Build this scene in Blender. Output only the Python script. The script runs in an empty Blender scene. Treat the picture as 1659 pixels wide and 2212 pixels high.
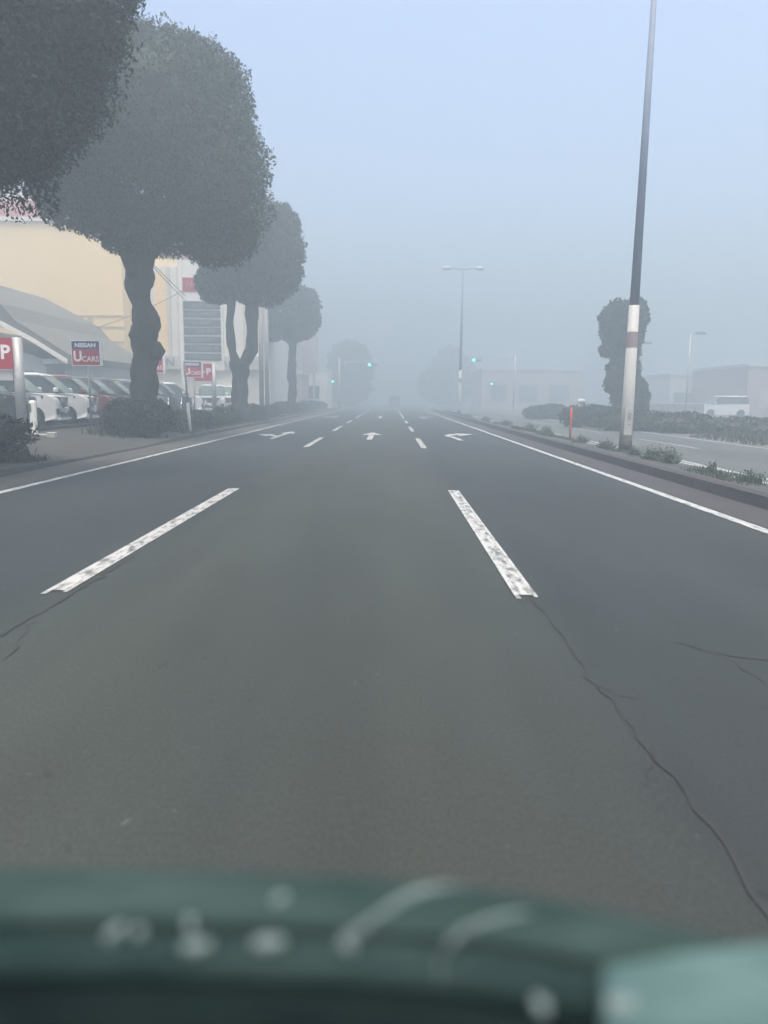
import bpy, math, random
from mathutils import Vector, Matrix, Euler, noise
R = math.radians
random.seed(7)
S = bpy.context.scene
COL = S.collection

# ------------------------------------------------------------------ camera
CAMZ = 1.35
FPX = 26 / 36 * 2212
MC = (Matrix.Rotation(R(0.37), 3, 'Z') @ Matrix.Rotation(R(90 - 8.75), 3, 'X') @ Matrix.Rotation(R(0.5), 3, 'Z'))
cam = bpy.data.cameras.new('camera')
cam.lens = 26; cam.sensor_width = 36; cam.clip_start = 0.02; cam.clip_end = 3000
cam.dof.use_dof = True; cam.dof.focus_distance = 24; cam.dof.aperture_fstop = 2.2
co = bpy.data.objects.new('camera', cam); COL.objects.link(co)
co.matrix_world = Matrix.Translation((0, 0, CAMZ)) @ MC.to_4x4()
S.camera = co

def ray(px, py):
    return (MC @ Vector(((px - 829.5) / FPX, -(py - 1106) / FPX, -1))).normalized()
def at(px, py, Y):                      # point seen at a photo position, Y metres ahead
    d = ray(px, py); return Vector((0, 0, CAMZ)) + d * (Y / d.y)
def onz(px, py, z=0.0):                 # point of a level surface
    d = ray(px, py); return Vector((0, 0, CAMZ)) + d * ((z - CAMZ) / d.z)

# ------------------------------------------------------------------ materials
def mat(name, c, rough=0.6, c2=None, scale=3.0, metal=0.0, coat=0.0, bump=0.0, bscale=40.0, emit=None, stretch=(1, 1, 1), spec=0.5, detail=6):
    m = bpy.data.materials.new(name); m.use_nodes = True
    nt = m.node_tree; b = nt.nodes['Principled BSDF']
    b.inputs['Base Color'].default_value = (*c, 1)
    b.inputs['Roughness'].default_value = rough
    b.inputs['Metallic'].default_value = metal
    b.inputs['Coat Weight'].default_value = coat
    b.inputs['Specular IOR Level'].default_value = spec
    if c2 or bump:
        tc = nt.nodes.new('ShaderNodeTexCoord'); mp = nt.nodes.new('ShaderNodeMapping')
        mp.inputs['Scale'].default_value = stretch
        nt.links.new(tc.outputs['Object'], mp.inputs['Vector'])
    if c2:
        n = nt.nodes.new('ShaderNodeTexNoise'); n.inputs['Scale'].default_value = scale; n.inputs['Detail'].default_value = detail
        n.inputs['Roughness'].default_value = 0.65
        nt.links.new(mp.outputs['Vector'], n.inputs['Vector'])
        r = nt.nodes.new('ShaderNodeValToRGB')
        r.color_ramp.elements[0].position = 0.32; r.color_ramp.elements[0].color = (*c, 1)
        r.color_ramp.elements[1].position = 0.68; r.color_ramp.elements[1].color = (*c2, 1)
        nt.links.new(n.outputs['Fac'], r.inputs['Fac']); nt.links.new(r.outputs['Color'], b.inputs['Base Color'])
    if bump:
        n2 = nt.nodes.new('ShaderNodeTexNoise'); n2.inputs['Scale'].default_value = bscale; n2.inputs['Detail'].default_value = 5
        nt.links.new(mp.outputs['Vector'], n2.inputs['Vector'])
        bp = nt.nodes.new('ShaderNodeBump'); bp.inputs['Strength'].default_value = bump; bp.inputs['Distance'].default_value = 0.02
        nt.links.new(n2.outputs['Fac'], bp.inputs['Height']); nt.links.new(bp.outputs['Normal'], b.inputs['Normal'])
    if emit:
        b.inputs['Emission Color'].default_value = (*emit[0], 1); b.inputs['Emission Strength'].default_value = emit[1]
    return m

def asphalt(name, lanes):
    """lanes: list of (x, colour) stops across the road; a worn middle lane is paler and browner."""
    m = bpy.data.materials.new(name); m.use_nodes = True
    nt = m.node_tree; L = nt.links; b = nt.nodes['Principled BSDF']
    b.inputs['Roughness'].default_value = 0.7; b.inputs['Specular IOR Level'].default_value = 0.3
    tc = nt.nodes.new('ShaderNodeTexCoord'); sx = nt.nodes.new('ShaderNodeSeparateXYZ'); L.new(tc.outputs['Object'], sx.inputs[0])
    x0, x1 = lanes[0][0], lanes[-1][0]
    nw = nt.nodes.new('ShaderNodeTexNoise'); nw.inputs['Scale'].default_value = 0.9; nw.inputs['Detail'].default_value = 4
    L.new(tc.outputs['Object'], nw.inputs['Vector'])
    wob = nt.nodes.new('ShaderNodeMath'); wob.operation = 'MULTIPLY_ADD'; wob.inputs[1].default_value = 0.5; wob.inputs[2].default_value = -0.25
    L.new(nw.outputs['Fac'], wob.inputs[0])
    ad = nt.nodes.new('ShaderNodeMath'); L.new(sx.outputs['X'], ad.inputs[0]); L.new(wob.outputs[0], ad.inputs[1])
    mr = nt.nodes.new('ShaderNodeMapRange'); mr.inputs['From Min'].default_value = x0; mr.inputs['From Max'].default_value = x1
    L.new(ad.outputs[0], mr.inputs['Value'])
    cr = nt.nodes.new('ShaderNodeValToRGB'); e = cr.color_ramp.elements
    while len(e) < len(lanes): e.new(0.5)
    for i, (x, c) in enumerate(lanes):
        e[i].position = (x - x0) / (x1 - x0); e[i].color = (*c, 1)
    L.new(mr.outputs[0], cr.inputs['Fac'])
    def noise_(sc, st=(1, 1, 1), det=5):
        mp = nt.nodes.new('ShaderNodeMapping'); mp.inputs['Scale'].default_value = st; L.new(tc.outputs['Object'], mp.inputs[0])
        n = nt.nodes.new('ShaderNodeTexNoise'); n.inputs['Scale'].default_value = sc; n.inputs['Detail'].default_value = det
        L.new(mp.outputs[0], n.inputs['Vector']); return n
    def mulby(col, n, lo, hi, a=0.3, z=0.7):
        r = nt.nodes.new('ShaderNodeMapRange'); r.inputs['From Min'].default_value = a; r.inputs['From Max'].default_value = z
        r.inputs['To Min'].default_value = lo; r.inputs['To Max'].default_value = hi; L.new(n.outputs['Fac'], r.inputs['Value'])
        x = nt.nodes.new('ShaderNodeVectorMath'); x.operation = 'SCALE'; L.new(col, x.inputs[0]); L.new(r.outputs[0], x.inputs['Scale'])
        return x.outputs[0]
    c = mulby(cr.outputs['Color'], noise_(0.45, (1, 0.3, 1)), 0.78, 1.2)
    c = mulby(c, noise_(1.3, (1, 0.5, 1), 3), 1.0, 0.72, 0.62, 0.8)
    c = mulby(c, noise_(2.2, (1, 0.12, 1)), 0.9, 1.1)
    fine = noise_(75, (1, .6, 1), 6)
    c = mulby(c, fine, 0.72, 1.3)
    sp = noise_(15, (1, .6, 1), 2)
    c = mulby(c, sp, 1.0, 2.6, 0.72, 0.80)
    c = mulby(c, noise_(11, (1, .5, 1), 2), 1.0, 0.6, 0.68, 0.78)
    L.new(c, b.inputs['Base Color'])
    bp = nt.nodes.new('ShaderNodeBump'); bp.inputs['Strength'].default_value = 0.12; bp.inputs['Distance'].default_value = 0.004
    L.new(fine.outputs['Fac'], bp.inputs['Height']); L.new(bp.outputs['Normal'], b.inputs['Normal'])
    return m

def paint(name, c, under, wear=0.5):
    """thermoplastic road paint, rubbed through in streaks along the road"""
    m = bpy.data.materials.new(name); m.use_nodes = True
    nt = m.node_tree; L = nt.links; b = nt.nodes['Principled BSDF']; b.inputs['Roughness'].default_value = 0.6
    tc = nt.nodes.new('ShaderNodeTexCoord'); mp = nt.nodes.new('ShaderNodeMapping'); mp.inputs['Scale'].default_value = (1, 0.3, 1)
    L.new(tc.outputs['Object'], mp.inputs[0])
    n = nt.nodes.new('ShaderNodeTexNoise'); n.inputs['Scale'].default_value = 16; n.inputs['Detail'].default_value = 8; n.inputs['Roughness'].default_value = 0.7
    L.new(mp.outputs[0], n.inputs['Vector'])
    r = nt.nodes.new('ShaderNodeValToRGB'); r.color_ramp.elements[0].position = wear - 0.09; r.color_ramp.elements[1].position = wear + 0.05
    r.color_ramp.elements[0].color = (*under, 1); r.color_ramp.elements[1].color = (*c, 1)
    L.new(n.outputs['Fac'], r.inputs['Fac']); L.new(r.outputs['Color'], b.inputs['Base Color'])
    return m

def leafmat(name, c, c2, rough=0.55):
    m = bpy.data.materials.new(name); m.use_nodes = True
    nt = m.node_tree; L = nt.links; b = nt.nodes['Principled BSDF']; b.inputs['Roughness'].default_value = rough
    b.inputs['Specular IOR Level'].default_value = 0.3
    g = nt.nodes.new('ShaderNodeNewGeometry'); tc = nt.nodes.new('ShaderNodeTexCoord')
    n = nt.nodes.new('ShaderNodeTexNoise'); n.inputs['Scale'].default_value = 1.1; L.new(tc.outputs['Object'], n.inputs['Vector'])
    a = nt.nodes.new('ShaderNodeMath'); a.operation = 'ADD'; L.new(g.outputs['Random Per Island'], a.inputs[0]); L.new(n.outputs['Fac'], a.inputs[1])
    r = nt.nodes.new('ShaderNodeValToRGB'); r.color_ramp.elements[0].position = 0.35; r.color_ramp.elements[1].position = 0.95
    h = nt.nodes.new('ShaderNodeMath'); h.operation = 'MULTIPLY'; h.inputs[1].default_value = 0.6; L.new(a.outputs[0], h.inputs[0])
    r.color_ramp.elements[0].color = (*c, 1); r.color_ramp.elements[1].color = (*c2, 1)
    L.new(h.outputs[0], r.inputs['Fac']); L.new(r.outputs['Color'], b.inputs['Base Color'])
    return m

ASPH = (0.055, 0.058, 0.058)
M = dict(
    ground=mat('ground_soil', (0.09, 0.085, 0.075), 0.9, (0.13, 0.125, 0.11), 0.6),
    road=asphalt('asphalt_road', [(-6.5, (0.020, 0.025, 0.026)), (-2.6, (0.019, 0.025, 0.027)), (-2.1, (0.0235, 0.029, 0.027)), (-1.4, (0.0262, 0.0315, 0.0265)),
                                  (-0.65, (0.0242, 0.030, 0.0265)), (0.1, (0.0262, 0.0315, 0.0265)), (0.85, (0.024, 0.0295, 0.0265)), (1.1, (0.018, 0.023, 0.0235)), (4.7, (0.020, 0.025, 0.025))]),
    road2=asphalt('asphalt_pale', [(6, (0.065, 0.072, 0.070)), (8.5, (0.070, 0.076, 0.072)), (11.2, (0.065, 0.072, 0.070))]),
    lot=asphalt('asphalt_lot', [(-40, (0.034, 0.036, 0.036)), (-9, (0.036, 0.038, 0.037))]),
    gutter=mat('gutter_concrete', (0.040, 0.040, 0.036), 0.8, (0.066, 0.064, 0.057), 2.5, bump=0.4, stretch=(1, 0.35, 1)),
    gutter2=mat('gutter_dirt_shade', (0.022, 0.020, 0.022), 0.85, (0.036, 0.033, 0.035), 2.5, bump=0.4, stretch=(1, 0.3, 1)),  # kerb-side shadow painted into the dark tone, along with dirty concrete
    kerb=mat('kerb_concrete', (0.03, 0.03, 0.028), 0.85, (0.055, 0.055, 0.05), 5, bump=0.5),
    kerb_pale=mat('kerb_pale', (0.3, 0.3, 0.28), 0.85, (0.42, 0.42, 0.39), 6),
    walk=mat('pavement_stone', (0.028, 0.028, 0.024), 0.88, (0.050, 0.049, 0.042), 1.6, bump=0.5),
    median=mat('median_top', (0.03, 0.029, 0.03), 0.9, (0.055, 0.053, 0.051), 2.2, bump=0.6),
    line=paint('road_paint', (0.36, 0.37, 0.355), (0.08, 0.083, 0.082), 0.455),
    line_worn=paint('road_paint_worn', (0.36, 0.37, 0.355), (0.06, 0.064, 0.062), 0.50),
    crack=mat('crack_tar', (0.016, 0.017, 0.017), 0.8),
    bark=mat('bark', (0.018, 0.018, 0.017), 0.95, (0.042, 0.040, 0.036), 5, bump=1.0, bscale=9, stretch=(1, 1, 0.35)),
    leaf=leafmat('leaf_dark', (0.003, 0.008, 0.006), (0.036, 0.058, 0.030), 0.8),
    leaf_bush=leafmat('leaf_bush', (0.006, 0.011, 0.007), (0.022, 0.031, 0.014), .8),
    leaf_weed=leafmat('leaf_weed', (0.026, 0.045, 0.024), (0.075, 0.11, 0.052)),
    leaf_grass=leafmat('leaf_grass', (0.018, 0.024, 0.013), (0.045, 0.052, 0.026)),
    leaf_verge=leafmat('leaf_verge', (0.035, 0.044, 0.022), (0.085, 0.092, 0.045)),
    cream=mat('cream_render', (0.90, 0.66, 0.34), 0.8, (0.93, 0.70, 0.385), 0.35),
    white=mat('white_wall', (0.74, 0.71, 0.65), 0.7, (0.78, 0.75, 0.69), 0.6),
    seam=mat('wall_seam', (0.52, 0.42, 0.28), 0.8),
    redband=mat('faded_red', (0.52, 0.20, 0.18), 0.7, (0.56, 0.24, 0.22), 0.8),
    greyband=mat('grey_band', (0.50, 0.50, 0.48), 0.6),
    pier=mat('pier_grey', (0.62, 0.57, 0.50), 0.7),
    dkgrey=mat('dark_grey_panel', (0.10, 0.115, 0.125), 0.5, (0.12, 0.135, 0.145), 4),
    dim_letter=mat('panel_lettering', (0.36, 0.38, 0.38), 0.6),
    signred=mat('sign_red', (0.40, 0.012, 0.035), 0.45),
    signblue=mat('sign_navy', (0.03, 0.035, 0.13), 0.45),
    signwhite=mat('sign_white', (0.85, 0.85, 0.84), 0.5),
    galv=mat('galvanised_steel', (0.34, 0.35, 0.35), 0.55, (0.44, 0.45, 0.44), 8, metal=0.3),
    polegrey=mat('pole_paint_grey', (0.125, 0.16, 0.23), 0.7, (0.15, 0.185, 0.26), 5),
    polewhite=mat('pole_wrap_white', (0.36, 0.36, 0.34), 0.6, (0.43, 0.43, 0.405), 4, stretch=(1, 1, 0.3)),
    polered=mat('pole_band_red', (0.27, 0.20, 0.21), 0.6),
    polebase=mat('pole_base_black', (0.010, 0.011, 0.012), 0.7),
    labelgrey=mat('label_grey', (0.20, 0.19, 0.19), 0.6, (0.30, 0.28, 0.27), 60),
    orange=mat('orange_plastic', (0.75, 0.10, 0.04), 0.5),
    postwhite=mat('post_white', (0.66, 0.67, 0.62), 0.6, (0.74, 0.75, 0.70), 9),
    concrete=mat('concrete_pole', (0.30, 0.285, 0.265), 0.85, (0.38, 0.365, 0.345), 4),
    roofgrey=mat('showroom_roof', (0.115, 0.11, 0.095), 0.8, (0.14, 0.134, 0.115), 1.5),
    shopgrey=mat('showroom_wall', (0.34, 0.35, 0.35), 0.5, (0.40, 0.41, 0.40), 1.2),
    shopglass=mat('showroom_glass', (0.14, 0.16, 0.17), 0.15),
    pink=mat('pink_wall', (0.43, 0.365, 0.365), 0.8, (0.46, 0.395, 0.395), 0.5),
    pinkdeep=mat('rose_panel', (0.38, 0.31, 0.325), 0.7),
    palegrey=mat('pale_grey_wall', (0.50, 0.51, 0.51), 0.8, (0.55, 0.56, 0.56), 0.5),
    midgrey=mat('mid_grey_wall', (0.22, 0.23, 0.235), 0.7),
    window=mat('window_glass', (0.05, 0.06, 0.07), 0.1),
    carwhite=mat('car_paint_white', (0.74, 0.74, 0.72), 0.35, coat=0.6),
    carblack=mat('car_paint_black', (0.018, 0.020, 0.024), 0.25, coat=0.8),
    carblue=mat('car_paint_dark_blue', (0.022, 0.030, 0.045), 0.25, coat=0.8),
    carred=mat('car_paint_red', (0.15, 0.018, 0.024), 0.3, coat=0.8),
    cargrey=mat('car_paint_grey', (0.14, 0.15, 0.16), 0.3, coat=0.7),
    cardark=mat('car_glass_dark', (0.030, 0.036, 0.038), 0.12),
    screen=mat('windscreen_glass', (0.085, 0.145, 0.135), 0.25, spec=0.4),  # pale teal of the reflected sky is put into this base colour
    tyre=mat('tyre', (0.015, 0.015, 0.016), 0.85),
    rim=mat('wheel_rim', (0.10, 0.105, 0.11), 0.4, metal=0.6),
    chrome=mat('chrome', (0.62, 0.63, 0.64), 0.25, metal=0.9),
    lamp=mat('headlamp_glass', (0.10, 0.11, 0.12), 0.1),
    lampwhite=mat('headlamp_reflector', (0.8, 0.82, 0.82), 0.2),
    greenlamp=mat('green_signal_lens', (0.05, 0.8, 0.6), 0.3, emit=((0.03, 1.0, 0.62), 9.0)),
    darklens=mat('unlit_lens', (0.03, 0.025, 0.025), 0.3),
    sighouse=mat('signal_housing', (0.30, 0.32, 0.33), 0.5),
    refl_light=mat('reflection_light', (0.013, 0.028, 0.026), 0.8, (0.032, 0.054, 0.050), 22, spec=0.08, stretch=(.35, 1, 1), detail=3),  # lightest step of the windscreen reflection, its brightness put into the colour
    refl_mid=mat('reflection_mid', (0.006, 0.016, 0.016), 0.8, (0.020, 0.036, 0.034), 26, spec=0.08, stretch=(.35, 1, 1), detail=3),  # middle step of the reflection's fade, darkened by colour
    dash_refl_dark=mat('dash_reflection_dark', (0.001, 0.004, 0.005), 0.85, (0.006, 0.013, 0.012), 20, spec=0.08, stretch=(.3, 1, 1), detail=3),  # dark end of the reflection's fade, painted in; bulkhead wears it too
    refl_pale=mat('reflection_pale', (0.115, 0.152, 0.147), 0.5),  # bright reflections in the glass, painted as a pale base colour
    refl_teal=mat('reflection_teal', (0.026, 0.060, 0.060), 0.7, (0.075, 0.125, 0.120), 24, spec=0.1, stretch=(.4, 1, 1), detail=3),  # bright reflected patch at lower right, held in the base colour
)

# ------------------------------------------------------------------ mesh helpers
class MB:
    def __init__(s): s.v = []; s.f = []
    def add(s, vs, fs):
        n = len(s.v); s.v += [tuple(p) for p in vs]; s.f += [tuple(i + n for i in f) for f in fs]; return s
    def box(s, x0, x1, y0, y1, z0, z1):
        return s.add([(x0, y0, z0), (x1, y0, z0), (x1, y1, z0), (x0, y1, z0), (x0, y0, z1), (x1, y0, z1), (x1, y1, z1), (x0, y1, z1)],
                     [(0, 3, 2, 1), (4, 5, 6, 7), (0, 1, 5, 4), (1, 2, 6, 5), (2, 3, 7, 6), (3, 0, 4, 7)])
    def tube(s, pts, rad, n=12, wob=0.0, cap=True, flat=1.0):
        pts = [Vector(p) for p in pts]; rings = []
        for i, p in enumerate(pts):
            t = (pts[min(i + 1, len(pts) - 1)] - pts[max(i - 1, 0)]).normalized()
            a = t.cross(Vector((0, 1, 0)) if abs(t.y) < 0.9 else Vector((1, 0, 0))).normalized(); b = t.cross(a).normalized()
            r = rad[i] if isinstance(rad, (list, tuple)) else rad
            ring = []
            for k in range(n):
                u = 2 * math.pi * k / n; rr = r
                if wob: rr = r * (1 + wob * noise.noise(Vector((math.cos(u) * 1.3 + p.x, math.sin(u) * 1.3 + p.y, p.z * 1.6))) + wob * .55 * noise.noise(Vector((math.cos(u) * 2.6 + p.x, math.sin(u) * 2.6 + p.y, p.z * 4.2))))
                ring.append(p + a * (math.cos(u) * rr) + b * (math.sin(u) * rr * flat))
            rings.append(ring)
        vs = [q for r_ in rings for q in r_]; fs = []
        for i in range(len(pts) - 1):
            for k in range(n):
                k2 = (k + 1) % n; fs.append((i * n + k, i * n + k2, (i + 1) * n + k2, (i + 1) * n + k))
        if cap: fs += [tuple(range(n - 1, -1, -1)), tuple(range((len(pts) - 1) * n, len(pts) * n))]
        return s.add(vs, fs)
    def prism(s, outline, d0, d1, axis='y'):
        """outline in the two other axes, extruded along axis"""
        n = len(outline)
        def P(p, d): return {'y': (p[0], d, p[1]), 'x': (d, p[0], p[1]), 'z': (p[0], p[1], d)}[axis]
        vs = [P(p, d0) for p in outline] + [P(p, d1) for p in outline]
        fs = [tuple(range(n)), tuple(range(2 * n - 1, n - 1, -1))] + [(i, n + i, n + (i + 1) % n, (i + 1) % n) for i in range(n)]
        return s.add(vs, fs)
    def sheet(s, outline, z): return s.add([(x, y, z) for x, y in outline], [tuple(range(len(outline)))])
    def disc(s, c, r, axis='y', d=0.02, n=20, sz=1.0):
        o = [(math.cos(2 * math.pi * k / n) * r, math.sin(2 * math.pi * k / n) * r * sz) for k in range(n)]
        if axis == 'y': return s.prism([(c[0] + a, c[2] + b) for a, b in o], c[1] - d, c[1] + d, 'y')
        if axis == 'x': return s.prism([(c[1] + a, c[2] + b) for a, b in o], c[0] - d, c[0] + d, 'x')
        return s.prism([(c[0] + a, c[1] + b) for a, b in o], c[2] - d, c[2] + d, 'z')
    def build(s, name, m, parent=None, smooth=False):
        me = bpy.data.meshes.new(name); me.from_pydata(s.v, [], s.f); me.update()
        import bmesh
        bm = bmesh.new(); bm.from_mesh(me)
        if len(bm.faces) < 8000: bmesh.ops.recalc_face_normals(bm, faces=bm.faces)
        bm.to_mesh(me); bm.free()
        if smooth: me.polygons.foreach_set('use_smooth', [True] * len(me.polygons))
        me.materials.append(M[m] if isinstance(m, str) else m)
        o = bpy.data.objects.new(name, me); COL.objects.link(o)
        if parent: o.parent = parent
        return o

def tag(o, label=None, cat=None, group=None, kind=None):
    for k, v in (('label', label), ('category', cat), ('group', group), ('kind', kind)):
        if v: o[k] = v
    return o
def thing(name, label, cat, loc=(0, 0, 0), rz=0, group=None):
    o = bpy.data.objects.new(name, None); COL.objects.link(o); o.empty_display_size = 0.2
    o.location = loc; o.rotation_euler = (0, 0, rz); return tag(o, label, cat, group)
def struct(mb, name, m): return tag(mb.build(name, m), kind='structure')
def bev(o, w=0.02, n=2):
    b = o.modifiers.new('bevel', 'BEVEL'); b.width = w; b.segments = n; b.limit_method = 'ANGLE'; b.angle_limit = R(35); return o
def dup(root, label=None):
    r = root.copy(); COL.objects.link(r)
    if label: r['label'] = label
    for ch in list(root.children):
        c = ch.copy(); COL.objects.link(c); c.parent = r
        for g in list(ch.children):
            d = g.copy(); COL.objects.link(d); d.parent = c
    return r
def lettering(name, txt, size, m, parent, loc, rot=(R(90), 0, 0), bold=0.0, ext=0.004, sx=1.0, spacing=1.0):
    cu = bpy.data.curves.new('txt', 'FONT'); cu.body = txt; cu.size = size; cu.align_x = 'CENTER'; cu.align_y = 'CENTER'
    cu.extrude = ext; cu.offset = bold; cu.space_character = spacing; cu.resolution_u = 3
    t = bpy.data.objects.new('txt', cu); COL.objects.link(t)
    bpy.context.view_layer.update()
    me = bpy.data.meshes.new_from_object(t.evaluated_get(bpy.context.evaluated_depsgraph_get()))
    bpy.data.objects.remove(t); bpy.data.curves.remove(cu)
    me.materials.clear(); me.materials.append(M[m]); me.name = name
    o = bpy.data.objects.new(name, me); COL.objects.link(o)
    o.parent = parent; o.location = loc; o.rotation_euler = rot; o.scale = (sx, 1, 1); return o

# ------------------------------------------------------------------ setting: ground, roads, kerbs, markings
FAR = 240
struct(MB().sheet([(-150, -12), (150, -12), (150, FAR), (-150, FAR)], -0.03), 'ground', 'ground')
struct(MB().sheet([(-6.45, -10), (4.75, -10), (4.75, FAR), (-6.45, FAR)], 0.0), 'road', 'road')
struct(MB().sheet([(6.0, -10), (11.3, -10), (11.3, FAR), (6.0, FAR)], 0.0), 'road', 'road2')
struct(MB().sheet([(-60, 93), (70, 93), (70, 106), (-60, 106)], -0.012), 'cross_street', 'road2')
struct(MB().sheet([(-6.45, -10), (-5.56, -10), (-5.56, 88), (-6.45, 88)], 0.004), 'gutter', 'gutter')
struct(MB().sheet([(4.08, -10), (4.75, -10), (4.75, 86), (4.08, 86)], 0.004), 'gutter', 'gutter2')  # dark strip includes the shadow beside the kerb

# left side: kerb, rising pavement and car lot as one terrain sheet
def sidez(x, y):
    drive = max(0.0, min(1.0, (y - 13.5) / 2)) * max(0.0, min(1.0, (22.0 - y) / 2))
    e = 0.10 - 0.055 * drive
    t = max(0.0, min(1.0, (-6.6 - x) / 3.2)); t = t * t * (3 - 2 * t)
    return e + (0.34 - e) * t + 0.012 * noise.noise(Vector((x * 0.8, y * 0.8, 0)))
mb = MB(); xs = [-6.6 - i * 0.35 for i in range(11)] + [-10.5, -11.5, -14, -40, -150]; ys = [-10 + i * 0.8 for i in range(124)]
for y in ys:
    for x in xs: mb.v.append((x, y, sidez(x, y)))
n = len(xs)
k_walk = 11
def grid_faces(c0, c1):
    return [(j * n + i, j * n + i + 1, (j + 1) * n + i + 1, (j + 1) * n + i) for j in range(len(ys) - 1) for i in range(c0, c1)]
mw = MB(); mw.v = list(mb.v); mw.f = grid_faces(0, k_walk - 1); pv = struct(mw, 'pavement', 'walk')
ml = MB(); ml.v = list(mb.v); ml.f = grid_faces(k_walk - 1, n - 1); struct(ml, 'car_park', 'lot')
mk = MB()
for j in range(len(ys) - 1):
    y0, y1 = ys[j], ys[j + 1]; z0, z1 = sidez(-6.6, y0) + .008, sidez(-6.6, y1) + .008
    mk.add([(-6.45, y0, -.02), (-6.45, y1, -.02), (-6.47, y1, z1), (-6.47, y0, z0), (-6.62, y1, z1 + .002), (-6.62, y0, z0 + .002)], [(0, 1, 2, 3), (3, 2, 4, 5)])
struct(mk, 'kerb', 'kerb')
# median with kerb
prof = [(4.75, -0.02), (4.79, 0.15), (4.93, 0.165), (5.05, 0.15), (5.5, 0.055), (6.02, 0.025), (6.06, -0.02)]
mb = MB(); mb.prism(prof, -10, 86, 'y'); md = struct(mb, 'median_strip', 'median')
mb = MB()
for i in range(160):
    y = -10 + .6 * i; j = .006 * noise.noise(Vector((0, y * 3.1, 0)))
    mb.prism([(4.745 + j, -0.02), (4.785 + j, 0.155 + j), (4.92, 0.175 + j), (4.93, 0.156), (4.93, -0.02)], y, y + .588, 'y')
struct(mb, 'kerb', 'gutter2')

def strip(x0, y0, x1, y1, w, z=0.008):
    d = Vector((x1 - x0, y1 - y0)).normalized(); nn = Vector((-d.y, d.x)) * w / 2
    return [(x0 + nn.x, y0 + nn.y), (x0 - nn.x, y0 - nn.y), (x1 - nn.x, y1 - nn.y), (x1 + nn.x, y1 + nn.y)]
mk = MB()
for x in (-5.41, 3.96): mk.sheet(strip(x, -10, x, 89, 0.14), 0.009)
mk.sheet(strip(10.9, -10, 10.9, 90, 0.15), 0.008)
struct(mk, 'edge_line_marking', 'line')
mk = MB(); m_edge = MB()
for x in (-2.30, 0.955):
    for y0, y1 in ((4.9, 10.9), (20.3, 25.3), (30.4, 35.6), (40.6, 45.2), (50, 88)):
        if y0 < 10:
            for dx, ww in ((-.0605, .037), (.066, .026)): m_edge.sheet(strip(x + dx, y0 + (.05 if dx > 0 else 0), x + dx, y1, ww), 0.008)
            mk.sheet(strip(x + .005, y0 + .1, x + .005, y1, .092), 0.008)
        else: mk.sheet(strip(x, y0, x, y1, 0.16), 0.008)
    for y0 in (110, 120, 130): mk.sheet(strip(x, y0, x, y0 + 5, 0.15), 0.008)
for y0 in (1, 11, 21.2, 31, 41, 51): mk.sheet(strip(8.8, y0, 8.8, y0 + 5, 0.14), 0.008)
struct(mk, 'lane_line_marking', 'line_worn'); struct(m_edge, 'lane_line_marking', 'line')
# zigzag hatching at the far foot of the median
mk = MB()
mk.sheet(strip(6.62, -10, 6.62, 70, 0.13), 0.008)
for k in range(-1, 13):
    y = 5.5 * k + 3.0
    mk.sheet(strip(6.18, y + 4.8, 6.56, y, 0.13), 0.012)
struct(mk, 'hatch_line_marking', 'line')
mk = MB()
for k in range(13): x = -5.1 + k * 0.78; mk.sheet([(x, 89.6), (x + .42, 89.6), (x + .42, 93.5), (x, 93.5)], 0.009)
for k in range(9): x = -5.1 + k * 0.9; mk.sheet([(x, 104), (x + .45, 104), (x + .45, 107.5), (x, 107.5)], 0.009)
mk.sheet([(-5.3, 88.3), (3.9, 88.3), (3.9, 88.75), (-5.3, 88.75)], 0.0095)
struct(mk, 'crossing_marking', 'line')
# lane arrows (straight+left, straight, right), two sets
def arrows(y):
    m_ = MB()
    cx = -3.86   # straight and left
    m_.sheet([(cx - .075, y), (cx + .075, y), (cx + .075, y + 3.7), (cx - .075, y + 3.7)], .010)
    m_.sheet([(cx - .32, y + 3.72), (cx + .32, y + 3.72), (cx, y + 5.4)], .010)
    m_.sheet([(cx - .08, y + 1.2), (cx - .08, y + 1.9), (cx - .38, y + 2.7), (cx - .38, y + 2.0)], .0105)
    m_.sheet([(cx - .39, y + 1.45), (cx - .39, y + 3.1), (cx - .95, y + 2.9)], .010)
    cx = -0.66
    m_.sheet([(cx - .09, y), (cx + .09, y), (cx + .09, y + 3.2), (cx - .09, y + 3.2)], .010)
    m_.sheet([(cx - .38, y + 3.22), (cx + .38, y + 3.22), (cx, y + 5.2)], .010)
    cx = 2.35
    m_.sheet([(cx - .09, y), (cx + .09, y), (cx - .02, y + 2.2), (cx - .16, y + 2.9), (cx - .34, y + 2.9), (cx - .2, y + 2.0)], .010)
    m_.sheet([(cx - .35, y + 2.92), (cx - .15, y + 2.92), (cx + .2, y + 3.5), (cx + .2, y + 4.3), (cx - .1, y + 4.2)], .0105)
    m_.sheet([(cx + .205, y + 2.95), (cx + .205, y + 5.0), (cx + .9, y + 4.35)], .010)
    return m_
mm = arrows(24.2); a2 = arrows(50.5); mm.add(a2.v, a2.f)
struct(mm, 'arrow_marking', 'line')
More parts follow.
